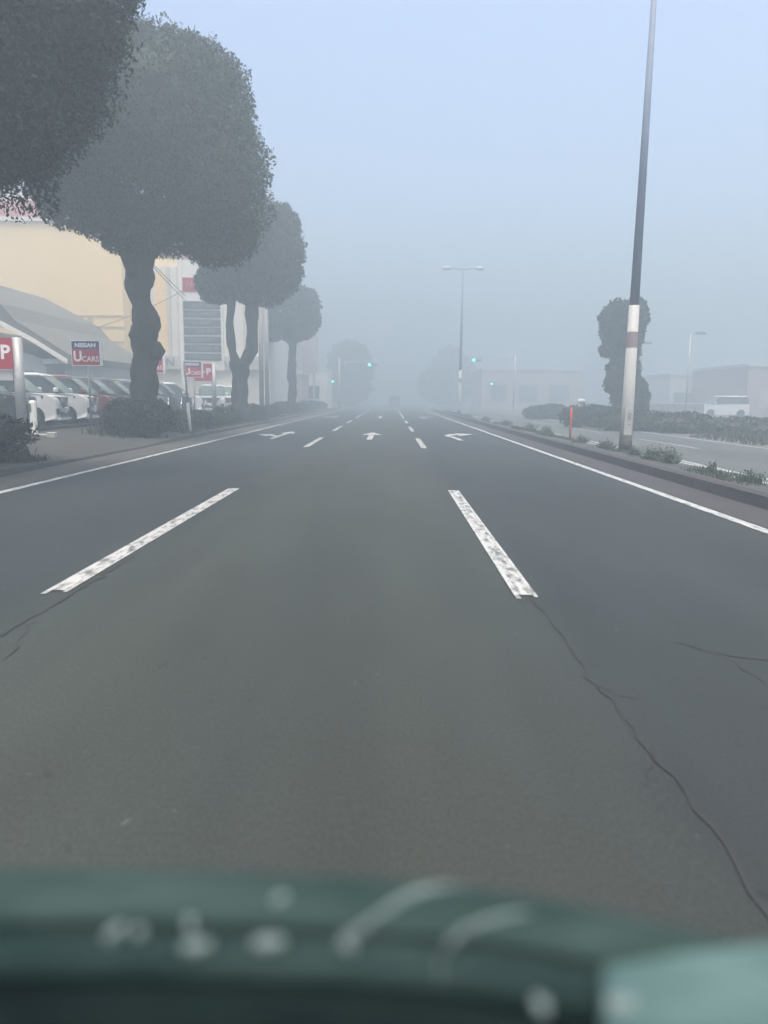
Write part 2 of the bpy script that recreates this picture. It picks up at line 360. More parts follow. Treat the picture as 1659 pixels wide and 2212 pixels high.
# cracks and joints in the asphalt
def crack(pts, w=0.014, seed=0, jit=0.032):
    rnd = random.Random(seed); P = [Vector((p[0], p[1])) for p in pts]; Q = []
    for a, b in zip(P, P[1:]):
        k = max(2, int((b - a).length / 0.09))
        for i in range(k):
            q = a.lerp(b, i / k); d = (b - a).normalized(); q += Vector((-d.y, d.x)) * rnd.gauss(0, jit * 0.5); Q.append(q)
    Q.append(P[-1]); m_ = MB(); vs = []; fs = []
    for i, q in enumerate(Q):
        d = (Q[min(i + 1, len(Q) - 1)] - Q[max(0, i - 1)]).normalized(); nn = Vector((-d.y, d.x)) * w * rnd.uniform(.1, 1.15)
        vs += [(q.x + nn.x, q.y + nn.y, .005), (q.x - nn.x, q.y - nn.y, .005)]
    for i in range(len(Q) - 1): fs.append((2 * i, 2 * i + 1, 2 * i + 3, 2 * i + 2))
    return m_.add(vs, fs)
def gpx(*pp): return [tuple(onz(x, y)[:2]) for x, y in pp]
mk = crack(gpx((1680, 1985), (1530, 1790), (1400, 1620), (1290, 1480), (1215, 1370), (1155, 1300), (1100, 1215)), .0075, 1)
for pp, w, sd in ((((-20, 1385), (70, 1335), (140, 1291), (300, 1196)), .012, 2), (((1440, 1385), (1530, 1407), (1580, 1418), (1700, 1430)), .007, 3),
                  (((1275, 1062), (1335, 1090), (1420, 1130)), .010, 4), (((500, 1010), (330, 1052), (150, 1100)), .007, 6), (((1290, 1480), (1325, 1500), (1390, 1512)), .005, 7), (((1400, 1620), (1385, 1665), (1395, 1700)), .005, 8), (((1580, 1418), (1600, 1450), (1650, 1475)), .005, 9), (((1500, 1240), (1570, 1262), (1680, 1268)), .006, 10), (((60, 1345), (40, 1400), (-20, 1440)), .006, 11)):
    c_ = crack(gpx(*pp), w, sd); mk.add(c_.v, c_.f)
struct(mk, 'road_joint_marking', 'crack')

# ------------------------------------------------------------------ plants
def lobes_leaves(lobes, n, size, seed, core=0.8, drop=None, shell=(0.72, 1.08), corelim=0.0, lift=0.0):
    """leaf-sized faces through the outer shell of overlapping lobes (cx,cy,cz,rx,ry,rz), with an uneven core"""
    rnd = random.Random(seed); m_ = MB()
    import bmesh
    for li, (cx, cy, cz, rx, ry, rz) in enumerate(lobes):
        if core <= 0 or rz < corelim: continue
        bm = bmesh.new(); bmesh.ops.create_icosphere(bm, subdivisions=3, radius=1)
        vs = []
        for v in bm.verts:
            p = v.co.normalized(); k = core * (1 + 0.16 * noise.noise(p * 2.1 + Vector((li * 3.1, seed, 0))) + 0.09 * noise.noise(p * 5 + Vector((seed, li, 1))))
            vs.append((cx + p.x * rx * k, cy + p.y * ry * k, cz + rz * lift + p.z * rz * (k - lift * .8)))
        m_.add(vs, [tuple(v.index for v in f.verts) for f in bm.faces]); bm.free()
    area = [l[3] * l[5] + l[3] * l[4] + l[4] * l[5] for l in lobes]; tot = sum(area)
    for li, (cx, cy, cz, rx, ry, rz) in enumerate(lobes):
        for _ in range(int(n * area[li] / tot)):
            while True:
                d = Vector((rnd.gauss(0, 1), rnd.gauss(0, 1), rnd.gauss(0, 1)))
                if d.length > 1e-3: d.normalize(); break
            cl = noise.noise(d * 3.2 + Vector((li * 5.7, seed * 1.3, 0))) + 0.6 * noise.noise(d * 7.5 + Vector((seed, li, 4)))
            k = rnd.triangular(shell[0], shell[1], shell[1] - .05) + 0.19 * cl
            if cl < -0.45 and rnd.random() < 0.5: continue
            p = Vector((cx + d.x * rx * k, cy + d.y * ry * k, cz + d.z * rz * k))
            inside = False
            for lj, q in enumerate(lobes):
                if lj != li and ((p.x - q[0]) / q[3]) ** 2 + ((p.y - q[1]) / q[4]) ** 2 + ((p.z - q[2]) / q[5]) ** 2 < 0.5: inside = True; break
            if inside: continue
            s = size * rnd.uniform(0.55, 1.25)
            a = Vector((rnd.gauss(0, 1), rnd.gauss(0, 1), rnd.gauss(0, 1) - 0.7)).normalized(); b = a.cross(d + Vector((rnd.gauss(0, .7), rnd.gauss(0, .7), rnd.gauss(0, .7))))
            if b.length < 1e-3: continue
            b.normalize(); b *= s * 0.36; a *= s * 0.75
            m_.add([p - a, p + b - a * .1, p + a, p - b - a * .1], [(0, 1, 2, 3)])
    return m_

def px_lobes(Y, lst, base):
    out = []
    for (px, py, rx, ry, dy) in lst:
        c = at(px, py, Y + dy) - Vector(base); k = Y / FPX
        out.append((c.x, c.y, c.z, rx * k, (rx + ry) * 0.5 * k, ry * k))
    return out
def trunk_px(Y, base, paths):
    """paths: lists of (px, py, width_px, dy) from the ground up"""
    m_ = MB()
    for p in paths:
        pts = []; rad = []
        for (x, y, w, dy) in p:
            pts.append(at(x, y, Y + dy) - Vector(base)); rad.append(w * 0.5 * Y / FPX)
        # densify so burls show
        P = []; Q = []
        for i in range(len(pts) - 1):
            k = max(2, int((pts[i + 1] - pts[i]).length / 0.12))
            for j in range(k):
                t = j / k; P.append(pts[i].lerp(pts[i + 1], t)); Q.append(rad[i] * (1 - t) + rad[i + 1] * t)
        P.append(pts[-1]); Q.append(rad[-1])
        m_.tube(P, Q, 18, wob=0.34)
    return m_
def tree(label, Y, base_px, paths, lobes, nleaf, size, seed, z=0.2, group='street trees along the pavement', core=0.78, shell=(0.70, 1.03), basepos=None):
    b = Vector(basepos) if basepos else at(base_px, 900, Y); b = Vector((b.x, b.y, z))
    t = thing('tree', label, 'tree', b, 0, group)
    trunk_px(Y, b, paths).build('trunk', 'bark', t, smooth=True)
    lobes_leaves(px_lobes(Y, lobes, b), nleaf, size, seed, core, shell=shell, corelim=.034 * Y, lift=.16).build('crown', 'leaf', t)
    return t

tree('nearest big dark tree leaning its crown into the top left corner', 11.3, -290,
     [[(-300, 1120, 110, 0), (-300, 900, 90, 0), (-285, 700, 105, 0), (-290, 500, 85, 0), (-250, 300, 60, 0)], [(-285, 480, 70, 0), (-400, 250, 45, .3)], [(-270, 420, 60, 0), (-120, 240, 35, -.2)]],
     [(-190, 60, 385, 335, 0), (120, -40, 160, 130, .3), (10, 190, 160, 170, -.3), (-60, 300, 150, 100, .2), (-380, 150, 260, 260, .3), (215, -60, 85, 95, .2), (-100, -260, 330, 220, 0), (60, 60, 190, 160, 0)], 130000, 0.062, 11, z=0.2,
     basepos=at(-300, 900, 11.3))
tree('tall round-crowned tree with knobbly pollarded trunk rising from the dark bush', 23.0, 315,
     [[(316, 962, 64, 0), (315, 900, 55, 0), (313, 850, 50, 0), (311, 800, 54, 0), (316, 760, 47, 0), (315, 735, 56, 0), (314, 700, 62, 0), (306, 660, 46, 0), (300, 625, 52, 0), (302, 585, 60, 0), (306, 560, 54, 0), (315, 500, 40, .1), (330, 400, 26, .2)],
      [(300, 600, 34, -.1), (282, 580, 20, -.3), (262, 540, 13, -.5), (215, 480, 8, -.7)], [(310, 560, 30, 0), (345, 530, 24, .2), (400, 470, 16, .4), (450, 400, 12, .4)],
      [(338, 775, 16, -.2), (344, 757, 22, -.25), (340, 740, 13, -.2)], [(300, 735, 26, -.2), (291, 722, 26, -.22), (296, 706, 16, -.2)],
      [(298, 560, 26, .1), (262, 500, 16, .3), (230, 430, 10, .4)], [(308, 560, 26, .2), (318, 480, 20, .4), (350, 380, 12, .5)]],
     [(330, 295, 200, 205, .2), (455, 390, 122, 165, .2), (215, 330, 140, 155, .2), (425, 225, 112, 125, .2), (325, 165, 118, 88, 0), (185, 420, 108, 75, -.2), (470, 500, 85, 72, .3), (365, 490, 95, 62, .5),
      (255, 470, 75, 55, -.4), (120, 405, 52, 42, 0), (300, 500, 62, 42, -.7), (262, 522, 42, 26, -.5)], 130000, 0.085, 12)
tree('middle tree of the left row, its trunk forked in two above the car lot', 37.5, 520,
     [[(519, 925, 42, 0), (519, 890, 36, 0), (518, 840, 30, 0), (519, 800, 36, 0), (521, 780, 44, 0)],
      [(512, 785, 22, 0), (502, 760, 17, 0), (498, 730, 20, 0), (496, 700, 15, 0), (499, 670, 18, 0), (502, 630, 16, .2), (505, 570, 10, .4)],
      [(529, 785, 24, 0), (543, 755, 25, 0), (546, 720, 22, 0), (543, 690, 26, 0), (545, 650, 25, .2), (555, 590, 18, .3), (575, 520, 10, .5)]],
     [(575, 545, 76, 92, 0), (520, 580, 80, 62, .5), (600, 500, 48, 55, 0), (480, 590, 48, 42, .6), (610, 580, 42, 55, -.2), (560, 625, 62, 36, .2), (450, 610, 30, 28, .5), (470, 638, 38, 18, .2), (585, 600, 50, 40, -.5)], 70000, 0.11, 13)
tree('smaller pale tree third along the left row, fading into the fog', 57, 632,
     [[(632, 905, 22, 0), (631, 870, 17, 0), (632, 830, 17, 0), (630, 790, 20, 0), (632, 760, 16, 0), (633, 730, 18, 0), (635, 680, 10, .3)], [(632, 750, 10, 0), (610, 720, 6, .4), (600, 690, 5, .4)]],
     [(632, 680, 50, 52, 0), (655, 660, 36, 38, .4), (600, 690, 40, 40, .4), (668, 690, 24, 30, 0), (590, 715, 30, 22, .4), (640, 712, 42, 24, .2)], 24000, 0.19, 14)
tree('wide blurred tree on the left just before the green signal', 126, 755,
     [[(755, 895, 12, 0), (755, 850, 9, 0), (757, 800, 7, 0)]],
     [(755, 790, 46, 52, 0), (780, 800, 28, 42, 1), (728, 815, 26, 36, 1), (770, 765, 26, 22, 0), (750, 845, 50, 30, 1)], 9000, 0.5, 15, z=0.0, group='trees far down the road')
tree('faint wide tree right of the road ahead, nearly lost in the fog', 146, 975,
     [[(975, 890, 12, 0), (975, 850, 8, 0), (975, 800, 6, 0)]],
     [(975, 800, 42, 48, 0), (935, 830, 34, 34, 1), (1005, 820, 28, 40, 1), (965, 850, 50, 26, 2)], 8000, 0.55, 16, z=0.0, group='trees far down the road')
tree('ivy-clad lumpy tree behind the white banded lamp post on the right', 39, 1350,
     [[(1350, 925, 34, 0), (1352, 880, 30, 0), (1350, 800, 26, 0), (1352, 740, 20, 0), (1350, 690, 12, 0)], [(1348, 790, 12, 0), (1330, 770, 9, 0), (1318, 762, 6, 0)]],
     [(1338, 690, 38, 36, 0), (1372, 685, 25, 36, .2), (1330, 722, 30, 26, 0), (1366, 724, 22, 24, .2), (1316, 756, 20, 15, 0), (1355, 760, 24, 26, 0), (1346, 800, 32, 30, 0), (1338, 828, 30, 24, 0), (1358, 850, 34, 40, 0), (1375, 860, 24, 36, .2)],
     30000, 0.13, 17, z=0.1, shell=(0.72, 1.14), group='trees beyond the opposite lane')

def bush_mesh(seed, L, W, H, n, size):
    rnd = random.Random(seed); lob = []
    for i in range(9):
        x = rnd.uniform(-.36, .36) * L; y = rnd.uniform(-.3, .3) * W; r = rnd.uniform(.28, .44)
        lob.append((x, y, H * rnd.uniform(.3, .56), r * L * .62, r * W, H * rnd.uniform(.32, .44)))
    m_ = lobes_leaves(lob, n, size, seed, 0.82, shell=(0.7, 1.18))
    for _ in range(n // 90):     # upright shoots
        x = rnd.uniform(-.45, .45) * L; y = rnd.uniform(-.4, .4) * W; h = H * rnd.uniform(.85, 1.25); dx = rnd.uniform(-.1, .1); dy = rnd.uniform(-.1, .1)
        m_.add([(x - .012, y, H * .3), (x + .012, y, H * .3), (x + dx, y + dy, h)], [(0, 1, 2)])
    return m_
def bush(label, x, y, L, W, H, seed, n=6000, size=.09, z=None, group='bushes along the pavement edge', m='leaf_bush', rz=R(90), cat='bush'):
    o = bush_mesh(seed, L, W, H, n, size).build('bush', m); o.location = (x, y, sidez(x, y) - .03 if z is None else z); o.rotation_euler = (0, 0, rz)
    return tag(o, label, cat, group)
bush('low dark bush at the near left edge, cut off by the frame', -7.9, 13.2, 3.6, 1.7, .85, 21, 11000, .075)
bush('large dark bush round the foot of the round-crowned tree', -7.6, 22.6, 2.2, 1.5, 1.15, 22, 12000, .085)
blabels = ['yellowish bush right of the leaning white post', 'low bush between the leaning post and the forked tree', 'rough bush in front of the forked tree trunk', 'shaggy bush just past the forked tree',
           'bush below the two concrete poles', 'grey-green bush before the third tree', 'bush at the foot of the third tree', 'bush just beyond the third tree']
for i, y in enumerate((26.4, 30.2, 34.0, 38.4, 43.0, 48.5, 55.0, 62.0)):
    bush(blabels[i], -7.65 + random.uniform(-.25, .2), y, 3.3 + i * .35, 1.15, .66 + random.uniform(0, .25), 30 + i, 5200, .10 + .008 * i, m='leaf_verge' if i == 0 else 'leaf_bush')
bush('faint bush far along the left pavement before the signal pole', -7.8, 72, 7, 1.6, .9, 41, 3500, .2)
bush('last faint bush on the left pavement beside the crossing', -8.0, 82, 7, 1.6, .8, 42, 3500, .22)
p = at(1270, 890, 37); bush('dark hedge clump left of the ivy-clad tree on the far side', p.x + .5, 37, 3.4, 2.0, 1.25, 43, 6500, .12, z=0, group='bushes beyond the opposite lane', rz=0)
p = at(1176, 890, 52); bush('rounded dark bush standing alone beyond the orange post', p.x, 52, 2.6, 1.6, 1.15, 44, 4000, .15, z=0, group='bushes beyond the opposite lane', rz=0)
for lab, px, Y, L, H, sd in (('dark hedge right behind the banded lamp post', 1410, 33, 4.4, 1.0, 45), ('low greenish hedge right of the dark one, towards the parked car', 1530, 32, 5.0, .75, 46), ('hedge running out of the right edge of the frame', 1680, 30.5, 5.0, .7, 47)):
    p = at(px, 900, Y); bush(lab, p.x, Y, L, 1.8, H, sd, 7000, .11, z=0, group='bushes beyond the opposite lane', rz=R(-12), m='leaf_bush' if sd == 45 else 'leaf_grass')

# grass: uncountable
def blades(m_, x, y, z, h, rnd, w=.012):
    a = rnd.uniform(0, 6.28); l = rnd.uniform(.1, .5) * h; dx, dy = math.cos(a) * w, math.sin(a) * w
    ex, ey = math.cos(a + 1.57) * l, math.sin(a + 1.57) * l
    m_.add([(x - dx, y - dy, z), (x + dx, y + dy, z), (x + ex * .4 + dx * .6, y + ey * .4 + dy * .6, z + h * .6), (x + ex, y + ey, z + h), (x + ex * .4 - dx * .6, y + ey * .4 - dy * .6, z + h * .6)], [(0, 1, 2, 3, 4)])
rnd = random.Random(3); mb = MB()
for _ in range(26000):
    y = rnd.uniform(5, 70) if rnd.random() < .6 else rnd.uniform(7, 16); x = rnd.uniform(-9.4, -6.7)
    if 14.6 < y < 21 or (y > 16 and x < -8.8): continue
    if noise.noise(Vector((x * .9, y * .5, 3))) < -.12: continue
    blades(mb, x, y, sidez(x, y) - .01, rnd.uniform(.06, .24) * (1.25 if x < -7 else .7), rnd)
tag(mb.build('grass', 'leaf_grass'), 'rough dark grass of the pavement verge', 'grass', kind='stuff')
mb = MB()
for _ in range(24000):
    x = rnd.uniform(11.4, 30); y = rnd.uniform(12, 52)
    if noise.noise(Vector((x * .3, y * .3, 9))) < -.25: continue
    blades(mb, x, y, -.03, rnd.uniform(.08, .34), rnd, .02)
tag(mb.build('grass', 'leaf_verge'), 'pale grass verge beyond the opposite lane', 'grass', kind='stuff')
mb = MB()
for _ in range(15000):
    y = rnd.uniform(4, 80) ** 1.0; x = rnd.uniform(5.45, 6.06)
    if noise.noise(Vector((x * .8, y * .42, 5))) < .08 or (15.5 < y < 17 and x < 5.9): continue
    blades(mb, x, y, .02, rnd.uniform(.04, .20) * (.5 if y < 12 else .85), rnd, .008)
tag(mb.build('grass', 'leaf_weed'), 'thin grass fringe along the far edge of the median', 'grass', kind='stuff')
# weeds on the median
def weed_mesh(seed, h, spread, n):
    rnd = random.Random(seed); m_ = MB()
    for _ in range(n):
        a = rnd.uniform(0, 6.28); r = rnd.random() ** .7 * spread; x, y = math.cos(a) * r * 0.6, math.sin(a) * r; hh = h * rnd.uniform(.3, 1) * (1 - .5 * r / spread)
        tip = Vector((x + rnd.gauss(0, .06), y + rnd.gauss(0, .06), hh)); b = Vector((x * .7, y * .7, 0))
        m_.add([b + Vector((-.004, 0, 0)), b + Vector((.004, 0, 0)), tip], [(0, 1, 2)])
        for k in range(7):
            q = b.lerp(tip, rnd.uniform(.25, 1)); s = rnd.uniform(.025, .06); d = Vector((rnd.gauss(0, 1), rnd.gauss(0, 1), rnd.gauss(0, .5))).normalized() * s
            e = d.cross(Vector((rnd.gauss(0, .3), rnd.gauss(0, .3), 1))).normalized() * s * .32
            m_.add([q, q + d * .5 + e, q + d, q + d * .5 - e], [(0, 1, 2, 3)])
    return m_
wl = [('weed clump nearest on the median, at the right frame edge', 1640, 1040, .30, .30), ('thin weed stalk on the kerb between the big weed and the frame edge', 1545, 1020, .30, .12), ('largest bushy weed, right of the banded lamp post', 1430, 992, .42, .55),
      ('leafy weed at the right side of the largest one', 1480, 1000, .45, .35), ('small weed against the foot of the banded lamp post', 1385, 982, .30, .30), ('weed left of the banded lamp post', 1310, 968, .30, .45), ('weed tuft just right of the orange post', 1262, 955, .30, .45),
      ('weed tuft left of the orange post', 1185, 938, .42, .55), ('second weed tuft left of the orange post', 1145, 930, .46, .5), ('weed tuft behind the others, half way to the far lamp', 1095, 918, .4, .6), ('faint weed tuft near the far lamp post', 1050, 909, .4, .6), ('farthest weed tuft at the tip of the median', 1010, 902, .4, .7)]
for i, (lab, px, py, h, sp) in enumerate(wl):
    p = onz(px, py, .04); x = max(5.25, min(6.0, p.x))
    o = weed_mesh(60 + i, h, sp, int(110 * sp / .3)).build('weed', 'leaf_weed'); o.location = (x, p.y, .03 + max(0, .1 * (5.5 - x) / .25)); tag(o, lab, 'weed', 'weeds growing on the median')

# ------------------------------------------------------------------ cars
def wheel(parent, x, y, r=.31):
    w = bpy.data.objects.new('wheel', None); COL.objects.link(w); w.parent = parent; w.location = (x, y, r)
    o = MB(); o.tube([(0, -.1, 0), (0, -.085, 0), (0, .085, 0), (0, .1, 0)], [r * .93, r, r, r * .93], 28); o.build('tyre', 'tyre', w)
    s = 1 if y > 0 else -1
    o = MB(); o.disc((0, s * .095, 0), r * .62, 'y', .014, 24)
    for k in range(5):
        a = 2 * math.pi * k / 5; c, q = math.cos(a), math.sin(a); e = r * .55; t = r * .09
        o.prism([(c * .03 - q * t, q * .03 + c * t), (c * .03 + q * t, q * .03 - c * t), (c * e + q * t, q * e - c * t), (c * e - q * t, q * e + c * t)], s * .11, s * .125, 'y')
    o.build('rim', 'rim', w)
def car(label, paintm, roofm=None, L=4.0, W=1.66, H=1.80):
    """tall wagon, nose at x = 0 pointing along +x, tail at -L"""
    t = thing('car', label, 'car', group='cars parked in the lot')
    hw = W / 2; ax1, ax2, ar, az = -.74, -L + .72, .365, .31
    def arch(cx):
        return [(cx + ar * math.cos(a), az + ar * math.sin(a)) for a in [math.pi * (-.1 + 1.2 * k / 12) for k in range(12, -1, -1)]][::-1]
    out = [(-.03, .27), (.0, .42), (.0, .62), (-.03, .86), (-.10, .97), (-.28, 1.03), (-.60, 1.07), (-.86, 1.10), (-L + .06, 1.12), (-L, .95), (-L + .01, .42), (-L + .06, .25)]
    out = out + [(p[0], p[1]) for p in arch(ax2)[::-1]] + [(p[0], p[1]) for p in arch(ax1)[::-1]]
    # slices across the width, narrowed and pulled back at the sides for a rounded nose
    sl = [(-hw, .035, .07, .982), (-hw + .05, .012, .035, .994), (-hw + .2, .0, .01, 1), (0, 0, 0, 1), (hw - .2, 0, .01, 1), (hw - .05, .012, .035, .994), (hw, .035, .07, .982)]
    vs = []; n_ = len(out)
    for (y, ins, nose, zs) in sl:
        for (x, z) in out:
            f = max(0, min(1, (x + .9) / .9)); x2 = x - nose * 1.5 * f * f
            if x < -L + .2: x2 += ins
            vs.append((x2, y * (1 - .07 * f * f * (z > .3)), .62 + (z - .62) * zs if z > .8 else z))
    fs = []
    for i in range(len(sl) - 1):
        for k in range(n_): k2 = (k + 1) % n_; fs.append((i * n_ + k, i * n_ + k2, (i + 1) * n_ + k2, (i + 1) * n_ + k))
    fs += [tuple(range(n_)), tuple(range((len(sl) - 1) * n_, len(sl) * n_))]
    b = MB().add(vs, fs).build('body', paintm, t)
    # cabin (dark glass box with pillars) and body-coloured roof cap
    def ring(z, x0, x1, w): return [(x0, -w, z), (x0, w, z), (x1, w, z), (x1, -w, z)]
    def loft(rings):
        m_ = MB(); m_.add([p for r_ in rings for p in r_], [(4 * i + k, 4 * i + (k + 1) % 4, 4 * i + 4 + (k + 1) % 4, 4 * i + 4 + k) for i in range(len(rings) - 1) for k in range(4)] + [(3, 2, 1, 0), tuple(4 * (len(rings) - 1) + k for k in range(4))]); return m_
    zt = H - .09
    bev(loft([ring(1.085, -.80, -L + .05, hw - .03), ring(zt, -1.55, -L + .16, hw - .15)]).build('cabin', 'cardark', t), .04)
    bev(loft([ring(zt - .005, -1.50, -L + .14, hw - .145), ring(H - .035, -1.62, -L + .18, hw - .16), ring(H, -1.80, -L + .30, hw - .26)]).build('roof', roofm or paintm, t), .03)
    # windscreen
    def lerp(a, c, u): return tuple(a[i] + (c[i] - a[i]) * u for i in range(3))
    A, B, C_, D = (-.80, -hw + .03, 1.085), (-.80, hw - .03, 1.085), (-1.55, hw - .15, zt), (-1.55, -hw + .15, zt)
    nrm = Vector((.63, 0, .75)).normalized() * .008
    q = [lerp(lerp(A, B, u), lerp(D, C_, u), v) for u, v in ((.04, .06), (.96, .06), (.95, .95), (.05, .95))]
    q = [Vector(p_) + nrm for p_ in q]; MB().add(q + [p_ - nrm * 2 for p_ in q], [(0, 1, 2, 3), (7, 6, 5, 4), (0, 4, 5, 1), (1, 5, 6, 2), (2, 6, 7, 3), (3, 7, 4, 0)]).build('windscreen', 'screen', t)
    for s in (-1, 1):
        for (xa, xb) in ((-1.62, -2.48), (-2.56, -3.4)):
            def side(x, z): u = (z - 1.085) / (zt - 1.085); return Vector((x, s * (hw - .03 - .12 * u + .006), z))
            pts = [side(xa + (.55 if xa > -2 else 0), 1.13), side(xb, 1.13), side(xb, zt - .05), side(xa, zt - .05)]
            o_ = Vector((0, s * .012, 0)); MB().add(pts + [p_ - o_ for p_ in pts], [(0, 1, 2, 3), (7, 6, 5, 4), (0, 4, 5, 1), (1, 5, 6, 2), (2, 6, 7, 3), (3, 7, 4, 0)]).build('side_window', 'window', t)
        # headlamp wraps the corner
        yo = s * (hw * .93)
        h_ = MB().add([(-.015, s * hw * .42, .86), (-.02, s * hw * .42, .95), (-.15, s * hw * .80, .985), (-.17, s * hw * .80, .82), (-.52, s * (hw + .004), 1.0), (-.50, s * (hw + .004), .93), (-.06, s * hw * .6, .80)],
                      [(0, 1, 2, 3, 6), (2, 4, 5, 3)])
        h_.v = [(x + .012, y, z) for x, y, z in h_.v]; hl = h_.build('headlight', 'lamp', t)
        MB().box(-.03, .012, min(s * hw * .45, s * hw * .74), max(s * hw * .45, s * hw * .74), .765, .79).build('reflector', 'lampwhite', hl)
        mi = MB(); mi.box(-1.12, -.98, min(s * (hw - .02), s * (hw + .2)), max(s * (hw - .02), s * (hw + .2)), 1.13, 1.29); bev(mi.build('mirror', paintm, t), .04, 3)
        for ax in (ax1, ax2): wheel(t, ax, s * (hw - .13))
        fl = MB(); fl.box(-.10, -.012, min(s * hw * .60, s * hw * .90), max(s * hw * .60, s * hw * .90), .40, .60); bev(fl.build('air_intake', 'darklens', t), .02)
    # V-shaped grille, lower intake, plate, skirt
    g = MB(); g.prism([(-.42, .965), (.42, .965), (.36, .80), (.26, .63), (-.26, .63), (-.36, .80)], -.05, .016, 'x'); bev(g.build('grille', 'carblack', t), .012)
    for s in (-1, 1):
        c_ = MB(); c_.tube([(.022, s * .43, .95), (.026, s * .36, .78), (.026, s * .26, .61), (.026, 0, .595)], .016, 6); c_.build('grille_trim', 'chrome', t)
    g = MB(); g.box(-.05, .012, -.48, .48, .33, .5); bev(g.build('lower_intake', 'darklens', t), .02)
    g = MB(); g.box(.0, .028, -.165, .165, .45, .615); g.build('number_plate', 'signwhite', t)
    g = MB(); g.box(-.25, .02, -hw * .86, hw * .86, .21, .285); bev(g.build('front_skirt', paintm, t), .03)
    g = MB(); g.box(-L + .5, -.5, -hw + .12, hw - .12, .22, .6); g.build('underbody', 'tyre', t)
    return t
NOSE = -10.75
protos = {}
def put(label, pm, nose_px=None, Y=None, rz=R(9), x=None, z=.33, group='cars parked in a row facing the road'):
    if pm not in protos: o = protos[pm] = car(label, pm)
    else: o = dup(protos[pm], label)
    if Y is None: Y = NOSE / ((nose_px - 829.5) / FPX)
    o.location = (x if x is not None else NOSE, Y, z); o.rotation_euler = (0, 0, rz); o['group'] = group
    return o
put('black car at the left edge, behind the thick sign post', 'carblack', Y=22.35)
put('nearer white car, its front wheel just right of the white bollard', 'carwhite', Y=24.65)
put('second white car, behind the pole of the nearest blue and red sign', 'carwhite', Y=27.1)
put('dark red car beside the second white one', 'carred', Y=29.3)
put('black car right of the red one, seen just left of the tree trunk', 'carblack', Y=31.3)
put('dark blue car hidden mostly behind the knobbly tree trunk', 'carblue', Y=33.6)
put('dark grey car first to the right of the knobbly trunk', 'cargrey', Y=36.0)
put('dark blue car with pale windscreen, second right of the knobbly trunk', 'carblue', Y=38.3)
put('black car third right of the knobbly trunk, before the leaning post', 'carblack', Y=40.6)
put('white car last in the row, right of the leaning post', 'carwhite', Y=43.2)
p = at(458, 880, 46.5); put('white car facing the camera under the red parking sign', 'carwhite', Y=46.5, x=p.x, rz=R(-78), group='cars parked facing the camera')
p = at(488, 880, 50.5); put('white car facing the camera, half behind the forked tree', 'carwhite', Y=50.5, x=p.x, rz=R(-82), group='cars parked facing the camera')
p = at(1507, 888, 63.5); put('pale car seen from the side, far right beyond the verge', 'carwhite', Y=63.5, x=p.x, rz=R(180), z=0, group='cars beyond the opposite lane')
p = at(852, 870, 118); put('dim dark car far ahead on the road', 'cargrey', Y=118, x=p.x, rz=R(90), z=0, group='cars on the road ahead')

# ------------------------------------------------------------------ signs and posts, left
def brand_sign(label, px, Y, zc=2.72, w=.92, h=.76):
    p = at(px, 900, Y); z0 = sidez(p.x, Y)
    t = thing('sign_post', label, 'sign', (p.x, Y, z0), R(-3), 'blue and red dealer signs along the car lot')
    b = zc - z0; zt = b + h / 2; zm = zt - h * .34
    MB().tube([(.04, .05, -.05), (.04, .05, zt - .1)], .035, 12).build('pole', 'galv', t, True)
    MB().box(-w / 2 - .025, w / 2 + .075, -.015, .05, b - h / 2 - .03, zt + .03).build('sign_frame', 'signwhite', t)
    top = MB().box(-w / 2, w / 2, -.022, -.010, zm + .002, zt).build('upper_panel', 'signblue', t)
    low = MB().box(-w / 2, w / 2, -.022, -.010, b - h / 2, zm).build('lower_panel', 'signred', t)
    lettering('lettering', 'NISSAN', .185, 'signwhite', top, (0, -.026, (zm + zt) / 2 - .005), bold=.006, sx=1.12)
    zl = b - h * .17
    lettering('lettering', 'U', .46, 'signwhite', low, (-.27, -.026, zl + .01), bold=.014, sx=.9)
    lettering('lettering', 'CARS', .25, 'signwhite', low, (.155, -.026, zl - .065), bold=.002, sx=.93)
    return t
brand_sign('nearest blue and red dealer sign, on a thin pole before the white cars', 192.5, 24.6)
brand_sign('blue and red dealer sign half hidden behind the knobbly trunk', 333, 31.5)
brand_sign('small blue and red dealer sign overlapping the red parking sign', 419, 38.3)
p = at(552, 880, 56)
brand_sign('tiny blue and red dealer sign right of the forked trunk', 552, 54, zc=2.85)
def parking_sign(label, px, Y, zc, w=.95, h=.82, extra=True, hang=-1):
    p = at(px, 900, Y); z0 = sidez(p.x, Y)
    t = thing('parking_sign', label, 'sign', (p.x, Y, z0), 0, 'red parking signs of the car lot')
    b = zc - z0; r = .135
    MB().tube([(0, 0, -.05), (0, 0, b + h / 2 + .02)], r, 20).build('post', 'galv', t, True)
    x1 = -r - .0; x0 = x1 - w
    pn = MB().box(x0, x1 + .06, -.17, -.05, b - h / 2, b + h / 2).build('panel', 'signred', t)
    lettering('lettering', 'P', .52, 'signwhite', pn, (x1 - .12, -.175, b + .02), bold=.014)
    a = MB(); zc_ = b + .02; xr = x1 - .30; xl = x0 + .10
    a.box(xl + .1, xr, -.178, -.168, zc_ - .03, zc_ + .03)
    a.prism([(xl, zc_), (xl + .2, zc_ + .19), (xl + .27, zc_ + .19), (xl + .1, zc_), (xl + .27, zc_ - .19), (xl + .2, zc_ - .19)], -.1785, -.1682, 'y')
    a.build('arrow', 'signwhite', pn)
    if extra: MB().box(x0, x1 + .02, -.12, -.06, b - h / 2 - .30, b - h / 2 - .03).build('lower_board', 'greyband', t)
    MB().box(-.22, .22, -.22, .22, -.05, .03).build('base_plate', 'kerb', t)
    return t
